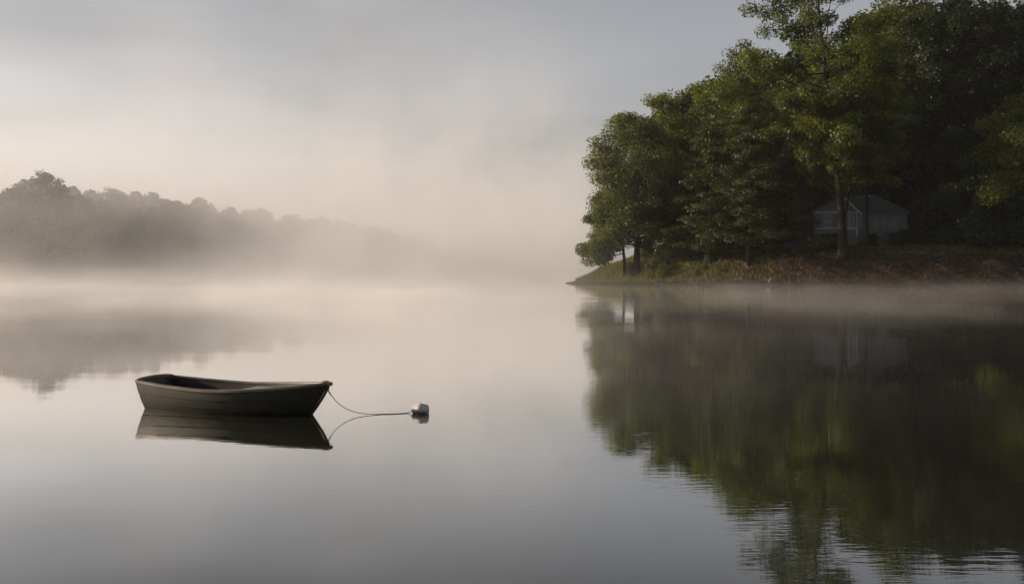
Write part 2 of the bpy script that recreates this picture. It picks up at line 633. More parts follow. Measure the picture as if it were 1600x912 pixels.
# the tip of the headland
hero('broadleaf_tree', 997, 240, 178, 86, 'rounded dark tree at the tip of the headland, nearest the open mist', 43, 0.24, 'leaf_oak', window=True,
     kind='round', nl=58, lean_px=-18, nleaf=30000, leaf=0.72, trunk_r=0.85)
xx = (977 - 800) / FPX * 243
tm, cm = tree_mesh(12, 17.5, 3.5, 12.0, nleaf=15000, leaf=0.66, kind='round', lean=(-3.2, 0), trunk_r=0.5, clump=0.26,
                   limbs=[(0.45, 3.0, 0.10, 9.5), (0.5, 3.6, 0.0, 8.5), (0.6, 2.6, 0.25, 9), (0.7, 3.3, 0.45, 9), (0.8, 3.9, 0.5, 7), (0.8, 2.2, 0.7, 7),
                          (0.9, 3.1, 0.8, 6.5), (0.55, 4.4, 0.2, 7), (0.7, 0.6, 0.3, 6), (0.4, 3.25, -0.12, 9.5)])
place_tree('broadleaf_tree', tm, cm, (xx, 243, gz(xx, 243) - 0.1), 'small tree leaning over the water below the tip, bright drooping foliage', 'tree', WOOD, 'leaf_light')
hero('broadleaf_tree', 1034, 258, 142, 62, 'paler tall crown rising just behind the rounded tree at the tip', 13, 0.3, 'leaf_light', kind='round', nl=24, nleaf=13000, leaf=0.7)
hero('broadleaf_tree', 1040, 234, 235, 66, 'dense shorter tree beside the rounded tree at the tip, trunk half hidden', 14, 0.20, 'leaf_deep', kind='round', nl=24, nleaf=13000, leaf=0.68)
hero('broadleaf_tree', 1092, 262, 128, 66, 'broad crown stepping up between the tip and the big dome', 15, 0.25, 'leaf_light', kind='round', nl=24, nleaf=13000, leaf=0.7)
hero('broadleaf_tree', 1158, 250, 76, 88, 'big domed crown forming the shoulder of the wood', 16, 0.3, 'leaf_oak', kind='round', nl=30, nleaf=19000, leaf=0.72)
# layered pines on the bank
hero('pine_tree', 1112, 222, 190, 88, 'layered pine with a thick dark trunk low on the bank', 17, 0.09, 'leaf_olive', kind='pine', nl=46, nleaf=16000, leaf=0.62, trunk_r=1.15)
hero('pine_tree', 1171, 211, 150, 80, 'slender pine with a thin bare lower trunk above the pale stones', 18, 0.11, 'leaf_olive', kind='pine', nl=46, nleaf=15000, leaf=0.6, trunk_r=0.42)
hero('pine_tree', 1226, 218, 232, 76, 'spreading pine drooping in front of the house end', 19, 0.10, 'leaf_olive', kind='pine', nl=46, nleaf=15000, leaf=0.6, trunk_r=0.6)
# the tall open tree in front of the house: limbs set by hand, sky shows between them
x5 = (1313 - 800) / FPX * 203
g5 = gz(x5, 203)
H5 = zrow(-75, 203) - g5
tm, cm = tree_mesh(20, H5, H5 * 0.40, 17.5, nleaf=24000, leaf=0.66, kind='tall', nl=34, lean=(-5.5, 1.0), trunk_r=0.95, clump=0.17, gap=0.08, skew=(-3.5, 0))
place_tree('broadleaf_tree', tm, cm, (x5, 203, g5 - 0.1), 'tallest open tree with a stout bare trunk in front of the house', 'tree', WOOD, 'leaf_oak')
hero('broadleaf_tree', 1352, 208, 60, 60, 'slim tree with bright green lower leaves hanging over the house roof', 21, 0.38, 'leaf_light', kind='tall', nl=26, nleaf=15000, leaf=0.62, trunk_r=0.38, lean_y=-8.0)
hero('broadleaf_tree', 1313, 206, 150, 58, 'leafy crown hanging over the stout bare trunk from the pine side', 31, 0.50, 'leaf_oak', kind='round', nl=26, nleaf=14000, leaf=0.62, trunk_r=0.35, lean_px=-46, lean_y=-8.0)
hero('broadleaf_tree', 1312, 206, 108, 54, 'bright leafy crown hanging over the stout bare trunk from the house side', 32, 0.56, 'leaf_light', kind='round', nl=24, nleaf=12000, leaf=0.62, trunk_r=0.3, lean_px=38, lean_y=-9.0)
hero('broadleaf_tree', 1290, 236, 92, 74, 'leafy tree filling the gap behind the stout bare trunk', 22, 0.3, 'leaf_light', kind='round', nl=26, nleaf=15000, leaf=0.7)
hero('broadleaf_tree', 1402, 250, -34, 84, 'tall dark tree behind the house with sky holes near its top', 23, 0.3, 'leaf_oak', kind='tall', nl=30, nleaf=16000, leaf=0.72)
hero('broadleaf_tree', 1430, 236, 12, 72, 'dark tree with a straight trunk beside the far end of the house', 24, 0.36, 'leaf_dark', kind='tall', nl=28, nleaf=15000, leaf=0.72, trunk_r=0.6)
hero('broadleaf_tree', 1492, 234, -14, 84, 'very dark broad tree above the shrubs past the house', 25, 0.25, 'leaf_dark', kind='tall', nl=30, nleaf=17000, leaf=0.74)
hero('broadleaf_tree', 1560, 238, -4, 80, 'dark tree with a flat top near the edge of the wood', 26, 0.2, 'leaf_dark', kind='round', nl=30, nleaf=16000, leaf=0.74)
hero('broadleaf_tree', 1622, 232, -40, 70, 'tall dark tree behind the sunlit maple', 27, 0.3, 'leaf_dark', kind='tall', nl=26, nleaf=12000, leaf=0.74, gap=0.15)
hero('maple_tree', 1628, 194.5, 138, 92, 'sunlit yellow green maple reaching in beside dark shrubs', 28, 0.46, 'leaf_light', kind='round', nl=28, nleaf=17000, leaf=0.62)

# second and third rows, copies of four trees
protos = []
for k, (kd, lm) in enumerate([('round', 'leaf_dark'), ('tall', 'leaf_oak'), ('round', 'leaf_oak'), ('tall', 'leaf_dark')]):
    protos.append((tree_mesh(60 + k, 30.0, 4.5, 10.5, nleaf=9000, leaf=0.95, kind=kd, nl=24), lm))
back = [(1075, 285, 150), (1120, 290, 120), (1180, 285, 100), (1232, 278, 96), (1262, 290, 70), (1330, 275, 60), (1370, 290, 20), (1450, 285, 10), (1520, 280, 10),
        (1590, 285, 0), (1665, 275, -30), (1720, 250, -60), (1790, 240, -40), (1265, 246, 205), (1215, 250, 200), (1440, 262, 150), (1500, 262, 120), (1580, 258, 110)]
rb = random.Random(3)
for i, (px, Y, yt) in enumerate(back):
    x = (px - 800) / FPX * Y
    g = gz(x, Y)
    (tm, cm), lm = protos[i % 4]
    place_tree('broadleaf_tree', tm, cm, (x, Y, g - 0.1), 'tree in the rows behind the front of the wood, mostly hidden by nearer crowns', 'tree',
               'hidden back rows of the wood', lm, rz=rb.uniform(0, 6.28), sc=(zrow(yt, Y) - g) / 30.0)

ORD = ['first', 'second', 'third', 'fourth', 'fifth', 'sixth', 'seventh', 'eighth', 'ninth']
# undergrowth: shrubs of several kinds
shrub_m = [tree_mesh(80 + k, 6.0, 0.3, 3.6, nleaf=3200, leaf=0.5, kind='low', nl=18, trunk_r=0.12, clump=0.34) for k in range(3)]


def shrub(px, Y, ytop, label, group, leafm, k, name='shrub', yb=None):
    x = (px - 800) / FPX * Y
    g = gz(x, Y)
    tm, cm = shrub_m[k % 3]
    root = empty(name, (x, Y, g - 0.15), rb.uniform(0, 6.28))
    s = max(0.12, (zrow(ytop, Y) - g) / 6.0)
    root.scale = (s, s, s)
    tag(root, label, 'shrub', group)
    link('stem', tm, root, M['bark'])
    c = link('crown', cm, root)
    c['kind'] = 'stuff'
    if not cm.materials:
        cm.materials.append(None)
    c.material_slots[0].link = 'OBJECT'
    c.material_slots[0].material = M[leafm]
    return root


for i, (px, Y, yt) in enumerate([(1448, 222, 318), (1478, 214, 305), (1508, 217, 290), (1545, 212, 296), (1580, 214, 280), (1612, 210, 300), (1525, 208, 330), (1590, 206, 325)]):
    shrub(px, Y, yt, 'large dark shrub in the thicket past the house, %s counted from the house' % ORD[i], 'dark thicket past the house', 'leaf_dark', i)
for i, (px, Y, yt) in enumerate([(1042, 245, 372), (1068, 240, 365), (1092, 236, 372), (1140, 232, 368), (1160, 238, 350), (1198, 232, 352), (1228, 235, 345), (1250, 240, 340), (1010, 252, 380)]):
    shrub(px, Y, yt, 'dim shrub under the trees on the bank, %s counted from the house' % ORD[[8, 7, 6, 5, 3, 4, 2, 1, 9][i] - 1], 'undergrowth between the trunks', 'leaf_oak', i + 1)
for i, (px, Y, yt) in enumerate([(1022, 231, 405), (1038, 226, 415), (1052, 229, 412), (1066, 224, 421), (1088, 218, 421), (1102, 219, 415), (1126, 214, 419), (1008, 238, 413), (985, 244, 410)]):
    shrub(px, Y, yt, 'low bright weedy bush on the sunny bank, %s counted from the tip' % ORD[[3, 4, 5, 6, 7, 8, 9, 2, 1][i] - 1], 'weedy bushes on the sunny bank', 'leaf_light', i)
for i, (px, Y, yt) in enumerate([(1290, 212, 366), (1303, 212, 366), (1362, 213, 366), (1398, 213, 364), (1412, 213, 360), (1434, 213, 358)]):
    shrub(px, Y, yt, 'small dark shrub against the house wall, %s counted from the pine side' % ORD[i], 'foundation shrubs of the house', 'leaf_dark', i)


# ------------------------------------------------------------------ bank: stones, grass, fallen leaves
def stone_mesh(seed):
    rng = np.random.default_rng(seed)
    v, f = [], []
    n, m = 9, 6
    for j in range(m + 1):
        th = PI * j / m
        for i in range(n):
            ph = 2 * PI * i / n
            v.append([math.sin(th) * math.cos(ph), math.sin(th) * math.sin(ph), math.cos(th)])
    v = np.array(v)
    dirs = rng.normal(size=(7, 3))
    dirs /= np.linalg.norm(dirs, axis=1, keepdims=True)
    for d in dirs:                                   # chop facets off a ball
        s = v @ d
        lim = rng.uniform(0.55, 0.8)
        v -= np.maximum(0, s - lim)[:, None] * d
    v *= np.array([1.0, 0.7, 0.5]) * rng.uniform(0.85, 1.15, 3)
    for j in range(m):
        for i in range(n):
            i2 = (i + 1) % n
            f.append([j * n + i, (j + 1) * n + i, (j + 1) * n + i2, j * n + i2])
    return np_mesh('stone', v, np.array(f), False)


M['stone'] = simple('bank_stone', (0.19, 0.17, 0.15), (0.09, 0.08, 0.07), 1.3, 0.9, 0.2, 0.1)
stones = [stone_mesh(k) for k in range(4)]
rs = random.Random(8)
front = [p for p in HEAD[:11]]


def shore_point(s):
    L = [math.dist(front[i], front[i + 1]) for i in range(len(front) - 1)]
    d = s * sum(L)
    for i, l in enumerate(L):
        if d <= l:
            q = d / l
            return (front[i][0] * (1 - q) + front[i + 1][0] * q, front[i][1] * (1 - q) + front[i + 1][1] * q)
        d -= l
    return front[-1]


for k in range(26):
    s = 0.30 + 0.28 * rs.random() if k < 20 else 0.6 * rs.random()
    x, y = shore_point(s)
    x += rs.uniform(0.0, 1.6)
    y += rs.uniform(-0.2, 2.2)
    z = gz(x, y)
    if z < -0.3:
        continue
    r = rs.uniform(0.18, 0.5)
    if 40 < x < 56 and rs.random() < 0.6:
        r *= 1.8
    o = link('bank_stone', stones[k % 4], None, M['stone'])
    o.location = (x, y, z + 0.1 * r)
    o.rotation_euler = (rs.uniform(-.3, .3), rs.uniform(-.3, .3), rs.uniform(0, 6.28))
    o.scale = (r, r, r)
    tag(o, 'pale stone lying along the waterline of the wooded bank', 'stone', 'stones along the waterline')

rng = np.random.default_rng(21)


def scatter(n, xr, yr, cond):
    P = np.column_stack([rng.uniform(*xr, n), rng.uniform(*yr, n)])
    z = head_h(P)
    ok = cond(P, z)
    return np.column_stack([P, z])[ok]


# grass blades: on the nose of the headland and over the lawn
G1 = scatter(60000, (15, 62), (195, 272), lambda P, z: (z > 0.7) & (z < 9) & (rng.random(len(P)) < np.clip((60 - P[:, 0]) / 28, 0.06, 1)))
G2 = scatter(9000, (45, 110), (196, 222), lambda P, z: (z > 6.4))
G = np.concatenate([G1, G2])[:52000]
n = len(G)
hgt = rng.uniform(0.3, 1.1, n) * np.where(np.arange(n) < len(G1), 1.0, 0.5)
ang = rng.uniform(0, 2 * PI, n)
wd = rng.uniform(0.05, 0.11, n)
sx, sy = np.cos(ang) * wd, np.sin(ang) * wd
bend = rng.normal(0, 0.35, (n, 2)) * hgt[:, None]
v = np.empty((n, 3, 3))
v[:, 0] = G + np.column_stack([-sx, -sy, np.full(n, -0.05)])
v[:, 1] = G + np.column_stack([sx, sy, np.full(n, -0.05)])
v[:, 2] = G + np.column_stack([bend, hgt])
tint = np.clip(rng.normal(0.5, 0.22, n), 0, 1)
me = np_mesh('bank_grass', v.reshape(-1, 3), np.arange(n * 3).reshape(n, 3), False, {'tint': np.repeat(tint, 3)})
M['grass'] = leaf_mat('grass', (0.08, 0.095, 0.018), (0.16, 0.17, 0.03), (0.28, 0.24, 0.08), 0.45)
tag(link('bank_grass', me, None, M['grass']), 'rough grass over the nose of the headland and the lawn', 'grass', None, 'stuff')
# fallen leaves on the bank
F = scatter(70000, (30, 112), (188, 226), lambda P, z: (z > 0.25) & (z < 7))
n = len(F)
v, f = leaves_arrays(F + np.array([0, 0, 0.06]), np.array([0, -0.3, 1.0]) + rng.normal(0, 0.5, (n, 3)), rng.uniform(0.12, 0.42, n), rng)
tint = np.clip(rng.normal(0.45, 0.25, n), 0, 1)
M['litter'] = leaf_mat('leaf_litter', (0.024, 0.015, 0.011), (0.060, 0.036, 0.024), (0.18, 0.125, 0.08), 0.1)
me = np_mesh('fallen_leaves', v, f, False, {'tint': np.repeat(tint, 4)})
tag(link('fallen_leaves', me, None, M['litter']), 'brown fallen leaves covering the shaded bank', 'leaves', None, 'stuff')

# ------------------------------------------------------------------ far shore trees
hill_p = [tree_mesh(100 + k, 24.0, 2.5, (8.0, 6.0, 7.0, 5.0)[k], nleaf=9000, leaf=0.95, kind='round', nl=30, clump=(0.30, 0.26, 0.34, 0.28)[k]) for k in range(4)]
rh = random.Random(14)
FAR = 'trees on the misty far shore'


def far_tree(x, y, H, k, label):
    g = float(shore_h([(x, y)])[0])
    tm, cm = hill_p[k % 4]
    return place_tree('broadleaf_tree', tm, cm, (x, y, g - 0.2), label, 'tree', FAR, 'leaf_hill', rz=rh.uniform(0, 6.28), sc=H / 24.0)


line = [(-190, 245), (-165, 252), (-142, 264), (-130, 302), (-125, 352), (-122, 402), (-116, 472), (-110, 562), (-102, 682), (-89, 802), (-74, 955)]
pos = []
for i in range(len(line) - 1):
    a, b = line[i], line[i + 1]
    L = math.dist(a, b)
    n = max(1, int(L / 6.8))
    for k in range(n):
        q = (k + 0.5) / n
        pos.append((a[0] + (b[0] - a[0]) * q, a[1] + (b[1] - a[1]) * q))
for i, (x, y) in enumerate(pos):
    for row in range(2):
        far_tree(x - 5 - row * 13 + rh.uniform(-3, 3), y + 3 + row * 3 + rh.uniform(-3, 3), rh.uniform(20.5, 26.5) + row * rh.uniform(0, 4) + min(9, (y - 250) * 0.022), rh.randrange(4),
                 'hazy tree in the wooded far shore fading into mist')
far_tree(-137, 284, 30.0, 0, 'round crowned tree standing highest on the far shore skyline')
far_tree(-138, 352, 30.5, 3, 'lone small crown poking above the far shore skyline')

# ------------------------------------------------------------------ house
M['siding'] = None


def siding_mat():
    m, t, out = new_mat('grey_siding')
    co = nd(t, 'ShaderNodeTexCoord')
    sep = nd(t, 'ShaderNodeSeparateXYZ')
    t.links.new(co.outputs['Object'], sep.inputs[0])
    saw = math_node(t, 'FRACT', math_node(t, 'MULTIPLY', sep.outputs[2], 4.0))
    n = noise(t, co.outputs['Object'], 0.9, 4, 0.6)
    col = mixcol(t, n, (0.095, 0.098, 0.11), (0.15, 0.153, 0.165))
    p = nd(t, 'ShaderNodeBsdfPrincipled', inp={'Roughness': 0.7})
    t.links.new(col, p.inputs['Base Color'])
    b = nd(t, 'ShaderNodeBump', inp={'Strength': 1.0, 'Distance': 0.04})
    t.links.new(saw, b.inputs['Height'])
    t.links.new(b.outputs[0], p.inputs['Normal'])
    t.links.new(p.outputs[0], out.inputs[0])
    return m


M['siding'] = siding_mat()
M['roof'] = simple('roof_shingle', (0.075, 0.075, 0.082), (0.042, 0.042, 0.047), 2.5, 0.9, 0.15, 0.03, (1, 1, 1))
M['grey_trim'] = simple('grey_trim', (0.19, 0.19, 0.20), (0.13, 0.13, 0.14), 1.5, 0.6)
M['fence'] = simple('fence_wood', (0.085, 0.08, 0.078), (0.05, 0.047, 0.045), 1.5, 0.8)
M['trim'] = simple('white_trim', (0.42, 0.41, 0.40), (0.32, 0.315, 0.31), 1.5, 0.6)
M['found'] = simple('foundation', (0.16, 0.15, 0.14), (0.10, 0.095, 0.09), 1.8, 0.9)
m, t, out = new_mat('window_glass')
p = nd(t, 'ShaderNodeBsdfPrincipled', inp={'Base Color': (0.012, 0.014, 0.017, 1), 'Roughness': 0.06})
t.links.new(p.outputs[0], out.inputs[0])
M['glass'] = m

hx = (1339 - 800) / FPX * 214
hz = zrow(373, 214)
house = tag(empty('house', (hx, 214, hz), R(4)), 'low grey house with a white edged gable among the trees on the bank', 'house')
EV = 6.0
b = MB(); b.box(-9.85, 0, 0, 13, -4, 0.55); b.box(0, 12, 1.55, 13, -4, 0.55); b.build('foundation', M['found'], house)
b = MB(); b.box(-9.9, 0.0, -0.05, 13, 0.55, EV)
# gable triangle in the same siding
b.face([(-9.9, -0.05, EV), (0, -0.05, EV), (-3.3, -0.05, EV + 3.0)])
b.build('wall', M['siding'], house)
b = MB(); b.box(0.0, 12.05, 1.5, 13, 0.55, EV); b.build('wall', M['siding'], house)
# roofs: slabs with thickness


def slab(mbq, pts, th=0.18):
    pts = [Vector(p) for p in pts]
    nrm = (pts[1] - pts[0]).cross(pts[2] - pts[0]).normalized()
    if nrm.z < 0:
        pts.reverse(); nrm = -nrm
    top = [p + nrm * th for p in pts]
    mbq.face(top)
    mbq.face(list(reversed(pts)))
    for i in range(len(pts)):
        j = (i + 1) % len(pts)
        mbq.face([pts[i], pts[j], top[j], top[i]])


b = MB()
slab(b, [(-3.3, -0.55, EV + 3.02), (-3.3, 8, EV + 3.02), (0.55, 8, EV - 0.48), (0.55, -0.55, EV - 0.48)])
slab(b, [(-3.3, -0.55, EV + 3.02), (-3.3, 8, EV + 3.02), (-10.5, 8, EV - 0.25), (-10.5, -0.55, EV - 0.25)])
gr = b.build('roof', M['roof'], house)
b = MB()
slab(b, [(-3.0, 7.2, EV + 4.05), (6.2, 7.2, EV + 4.05), (6.2, 1.0, EV + 0.02), (-3.0, 1.0, EV + 0.02)])
slab(b, [(-3.0, 7.2, EV + 4.05), (6.2, 7.2, EV + 4.05), (6.2, 13.5, EV), (-3.0, 13.5, EV)])
b.build('roof', M['roof'], house)
b = MB()
ap = (6.2, 5.2, EV + 4.25)
slab(b, [(0.1, 0.95, EV - 0.02), (12.7, 0.95, EV - 0.02), ap], 0.16)
slab(b, [(12.7, 0.95, EV - 0.02), (12.7, 13.5, EV - 0.02), (6.2, 9.5, EV + 4.25), ap], 0.16)
slab(b, [(0.1, 0.95, EV - 0.02), (0.1, 13.5, EV - 0.02), (6.2, 9.5, EV + 4.25), ap], 0.16)
b.build('roof', M['roof'], house)
# trim: rake boards, frieze, corner boards, eave fascia
b = MB(); b.bar((-3.3, -0.62, EV + 3.06), (0.62, -0.62, EV - 0.50), 0.10, 0.42); b.build('rake_board', M['trim'], house)
b = MB(); b.bar((-3.3, -0.62, EV + 3.06), (-10.5, -0.62, EV - 0.22), 0.10, 0.34); b.build('rake_board', M['siding'], house)
b = MB(); b.box(-9.95, 0.35, -0.16, -0.053, EV - 0.36, EV - 0.02); b.build('frieze_board', M['trim'], house)
for xa in (-9.96, -0.24):
    b = MB(); b.box(xa, xa + 0.30, -0.12, -0.053, 0.56, EV - 0.37); b.build('corner_board', M['trim'] if xa > -1 else M['siding'], house)
b = MB(); b.box(11.82, 12.1, 1.44, 1.497, 0.56, EV - 0.3); b.build('corner_board', M['siding'], house)
b = MB(); b.box(0.36, 12.6, 0.86, 0.96, EV - 0.28, EV - 0.02); b.build('fascia', M['siding'], house)
b = MB(); b.box(-9.5, -0.26, -0.13, -0.053, 2.12, 2.34); b.build('sill_band', M['trim'], house)
b = MB(); b.box(0.4, 11.8, 1.42, 1.497, 2.12, 2.32); b.build('sill_band', M['siding'], house)


def window(xc, yf, z0, z1, w, frame_m='trim', rail=True):
    fr = MB()
    th = 0.13
    fr.box(xc - w / 2 - th, xc - w / 2, yf - 0.10, yf - 0.003, z0 - th, z1 + th)
    fr.box(xc + w / 2, xc + w / 2 + th, yf - 0.10, yf - 0.003, z0 - th, z1 + th)
    fr.box(xc - w / 2, xc + w / 2, yf - 0.10, yf - 0.003, z1, z1 + th)
    fr.box(xc - w / 2, xc + w / 2, yf - 0.10, yf - 0.003, z0 - th, z0)
    o = fr.build('window', M[frame_m], house)
    gl = MB(); gl.box(xc - w / 2 + 0.002, xc + w / 2 - 0.002, yf - 0.045, yf - 0.004, z0 + 0.002, z1 - 0.002); gl.build('pane', M['glass'], o)
    if rail:
        r = MB(); r.box(xc - w / 2 + 0.002, xc + w / 2 - 0.002, yf - 0.085, yf - 0.047, (z0 + z1) / 2 - 0.07, (z0 + z1) / 2 + 0.07); r.build('sash_rail', M[frame_m], o)
    return o


window(-6.9, -0.05, 2.5, 5.1, 1.5)
for xc in (-2.35, -1.35):
    window(xc, -0.05, 2.5, 5.1, 0.72, rail=False)
for xc, w in ((1.4, 0.8), (2.7, 0.8), (4.9, 0.62), (6.8, 0.62), (8.5, 0.75), (9.6, 0.8)):
    window(xc, 1.5, 2.5, 5.2, w, 'grey_trim')
# a slim pale board fence off the house's end, half hidden under the pines
fx, fz = hx - 17.5, None
fence = tag(empty('board_fence', (hx - 18, 213.5, gz(hx - 14, 213.5))), 'pale board fence under the pines beside the house end', 'fence')
for k in range(26):
    u = k * 0.27
    zg = gz(hx - 18 + u, 213.5) - gz(hx - 14, 213.5)
    b = MB(); b.box(u, u + 0.2, -0.03, 0.03, zg - 0.2, zg + 1.9 + 0.05 * math.sin(k * 2.1)); b.build('board', M['fence'], fence)
b = MB()
z0 = gz(hx - 18, 213.5) - gz(hx - 14, 213.5)
z1 = gz(hx - 11.1, 213.5) - gz(hx - 14, 213.5)
for dz in (0.4, 1.5):
    b.bar((0, 0.07, z0 + dz), (6.95, 0.07, z1 + dz), 0.07, 0.12)
b.build('rail', M['fence'], fence)


# ------------------------------------------------------------------ boat
def paint_mat(name, a, bcol, rough):
    m, t, out = new_mat(name)
    co = nd(t, 'ShaderNodeTexCoord')
    n1 = noise(t, mapping(t, co.outputs['Object'], (1.5, 1.5, 5)), 2.2, 5, 0.65)
    n2 = noise(t, mapping(t, co.outputs['Object'], (3, 3, 14)), 7, 4, 0.7)
    sep = nd(t, 'ShaderNodeSeparateXYZ')
    t.links.new(co.outputs['Object'], sep.inputs[0])
    c = mixcol(t, maprange(t, n1, 0.3, 0.7, 0, 1), a, bcol)
    c = mixcol(t, math_node(t, 'MULTIPLY', maprange(t, n2, 0.55, 0.75, 0, 1), 0.35), c, tuple(x * 1.7 for x in bcol))
    # slime line at the water
    line_ = maprange(t, math_node(t, 'ADD', sep.outputs[2], math_node(t, 'MULTIPLY', n1, 0.03)), 0.025, 0.06, 1, 0, True)
    c = mixcol(t, math_node(t, 'MULTIPLY', line_, 0.75), c, (0.010, 0.010, 0.006))
    p = nd(t, 'ShaderNodeBsdfPrincipled', inp={'Roughness': rough, 'Specular IOR Level': 0.3})
    t.links.new(c, p.inputs['Base Color'])
    bp = nd(t, 'ShaderNodeBump', inp={'Strength': 0.5, 'Distance': 0.004})
    t.links.new(n2, bp.inputs['Height'])
    t.links.new(bp.outputs[0], p.inputs['Normal'])
    t.links.new(p.outputs[0], out.inputs[0])
    return m


M['hull'] = paint_mat('hull_paint', (0.027, 0.0255, 0.018), (0.044, 0.041, 0.028), 0.6)
M['inner'] = paint_mat('inner_paint', (0.016, 0.014, 0.011), (0.028, 0.024, 0.019), 0.65)
M['rim'] = simple('rim_wood', (0.15, 0.125, 0.10), (0.075, 0.06, 0.047), 5, 0.5, 0.4, 0.003, (1, 6, 6))
M['seat'] = simple('seat_wood', (0.34, 0.33, 0.31), (0.20, 0.19, 0.175), 4, 0.45, 0.4, 0.003, (2, 12, 2))
M['metal'] = simple('dull_metal', (0.22, 0.21, 0.2), (0.1, 0.095, 0.09), 8, 0.45, 0.5)

stern_c, bow_p = Vector((-4.484, 12.01)), Vector((-2.135, 11.155))
BL = (bow_p - stern_c).length
ang_b = math.atan2(bow_p.y - stern_c.y, bow_p.x - stern_c.x)
boat = tag(empty('rowing_boat', (stern_c.x, stern_c.y, 0), ang_b), 'small dark olive rowing boat floating on still water, bow moored to a buoy', 'boat')


def smooth_interp(s, xs, ys):
    """Hermite curve through the points, so the planking has no kinks."""
    n = len(xs)
    k = max(0, min(n - 2, int(np.searchsorted(xs, s, side='right')) - 1))
    def slope(i):
        a, b = max(0, i - 1), min(n - 1, i + 1)
        return (ys[b] - ys[a]) / (xs[b] - xs[a])
    h = xs[k + 1] - xs[k]
    t = (s - xs[k]) / h
    return ((2 * t ** 3 - 3 * t ** 2 + 1) * ys[k] + (t ** 3 - 2 * t ** 2 + t) * h * slope(k)
            + (-2 * t ** 3 + 3 * t ** 2) * ys[k + 1] + (t ** 3 - t ** 2) * h * slope(k + 1))


def half_sheer(s):            # half breadth at the rim, s from 0 (stern) to 1 (bow)
    return max(0.02, smooth_interp(s, [0, .15, .3, .45, .6, .75, .86, .94, 1.0], [.315, .378, .425, .448, .43, .355, .255, .145, .022]))


def sheer_z(s):
    return 0.276 + 0.064 * max(0, (0.48 - s) / 0.48) ** 1.6 + 0.092 * max(0, (s - 0.40) / 0.60) ** 1.7


def half_bottom(s):
    return max(0.004, smooth_interp(s, [0, .2, .4, .55, .7, .82, .91, 1.0], [.215, .265, .29, .275, .205, .115, .045, .004]))


def rake(s, v):               # fore-and-aft shift: raked stem and transom; v 0 keel .. 1 rim
    bowf = max(0, (s - 0.55) / 0.45) ** 2
    stf = max(0, (0.25 - s) / 0.25)
    return -bowf * 0.29 * (1 - v) ** 1.25 + stf * 0.085 * (1 - v)


NS, NV = 41, 13
LAPS = (0.36, 0.66)


def hull_point(s, v, side, inset=0.0, lap=0.0):
    zt, zb = sheer_z(s), -0.075 + 0.02 * s
    bt, bb = half_sheer(s), half_bottom(s)
    cur = 0.12 * math.sin(PI * v) * (bt - bb + 0.05)
    y = bb + (bt - bb) * (v ** 0.85) + cur + lap - inset
    y = max(y, 0.004)
    return (s * BL + rake(s, v) - (inset * 1.2 if s > 0.97 else 0), side * y, zb + (zt - zb) * v)


def hull_shell(inset, z_floor=None):
    mb = MB()
    vs = [i / (NV - 1) for i in range(NV)]
    rows = []
    for v in vs:
        lapv = 0.0
        if inset == 0:
            rows.append((v, 0.0))
    if inset == 0:                       # lapped strakes: a small step outwards at each lap
        rows = []
        for v in vs:
            lap = sum(0.007 for q in LAPS if v > q)
            rows.append((v, lap))
        for q in LAPS:
            k = sum(1 for a in LAPS if a < q)
            rows.append((q - 0.004, 0.007 * k))
            rows.append((q + 0.004, 0.007 * (k + 1)))
        rows.sort()
    else:
        rows = [(v, 0.0) for v in vs]
    smax = 1.0 if inset == 0 else 0.975
    smin = 0.0 if inset == 0 else 0.014
    for side in (-1, 1):
        grid = []
        for (v, lap) in rows:
            r = []
            for i in range(NS):
                s = smin + (smax - smin) * i / (NS - 1)
                p = hull_point(s, v, side, inset, lap * (1 - max(0, (s - 0.9) / 0.1)))
                if z_floor is not None and p[2] < z_floor:
                    p = (p[0], p[1], z_floor)
                r.append(p)
            grid.append(r)
        bq = len(mb.v)
        for r in grid:
            mb.v += r
        for j in range(len(grid) - 1):
            for i in range(NS - 1):
                a = bq + j * NS + i
                q = (a, a + 1, a + NS + 1, a + NS)
                flip = (side == 1) ^ (inset > 0)
                mb.f.append(q if not flip else tuple(reversed(q)))
    # bottom or floor between the two sides
    vv = 0.0
    for i in range(NS - 1):
        s0, s1 = smin + (smax - smin) * i / (NS - 1), smin + (smax - smin) * (i + 1) / (NS - 1)
        pts = [hull_point(s0, vv, -1, inset), hull_point(s1, vv, -1, inset), hull_point(s1, vv, 1, inset), hull_point(s0, vv, 1, inset)]
        if z_floor is not None:
            pts = [(p[0], p[1], z_floor) for p in pts]
        mb.face(pts)
    return mb


hull = hull_shell(0.0).build('hull', M['hull'], boat, True)
hull.data.set_sharp_from_angle(angle=R(30))
# transom: a plank closing the stern, its top edge arched in the middle
tr = MB()
pts_o, pts_i = [], []
NVt = 9
left, right = [hull_point(0, k / (NVt - 1), -1) for k in range(NVt)], [hull_point(0, k / (NVt - 1), 1) for k in range(NVt)]
topw = []
for k in range(1, 8):
    q = k / 8
    topw.append((right[-1][0], right[-1][1] + (left[-1][1] - right[-1][1]) * q, sheer_z(0) + 0.022 * math.sin(PI * q) ** 0.6))
loop = left[::1] and (list(reversed(left)) + right + topw)
n = len(loop)
fr_, bk_ = [(p[0] - 0.002, p[1], p[2]) for p in loop], [(p[0] + 0.035, p[1] * 0.985, p[2]) for p in loop]
cz = (0.04, 0, 0.13)
for ring, rev in ((fr_, False), (bk_, True)):
    c0 = (sum(p[0] for p in ring) / n, 0, sum(p[2] for p in ring) / n)
    for i in range(n):
        tri = [c0, ring[i], ring[(i + 1) % n]]
        tr.face(tri if rev else tri[::-1])
for i in range(n):
    j = (i + 1) % n
    tr.face([fr_[i], fr_[j], bk_[j], bk_[i]])
tr.build('transom', M['hull'], boat)
hull_shell(0.022, 0.035).build('inner_lining', M['inner'], boat, True)
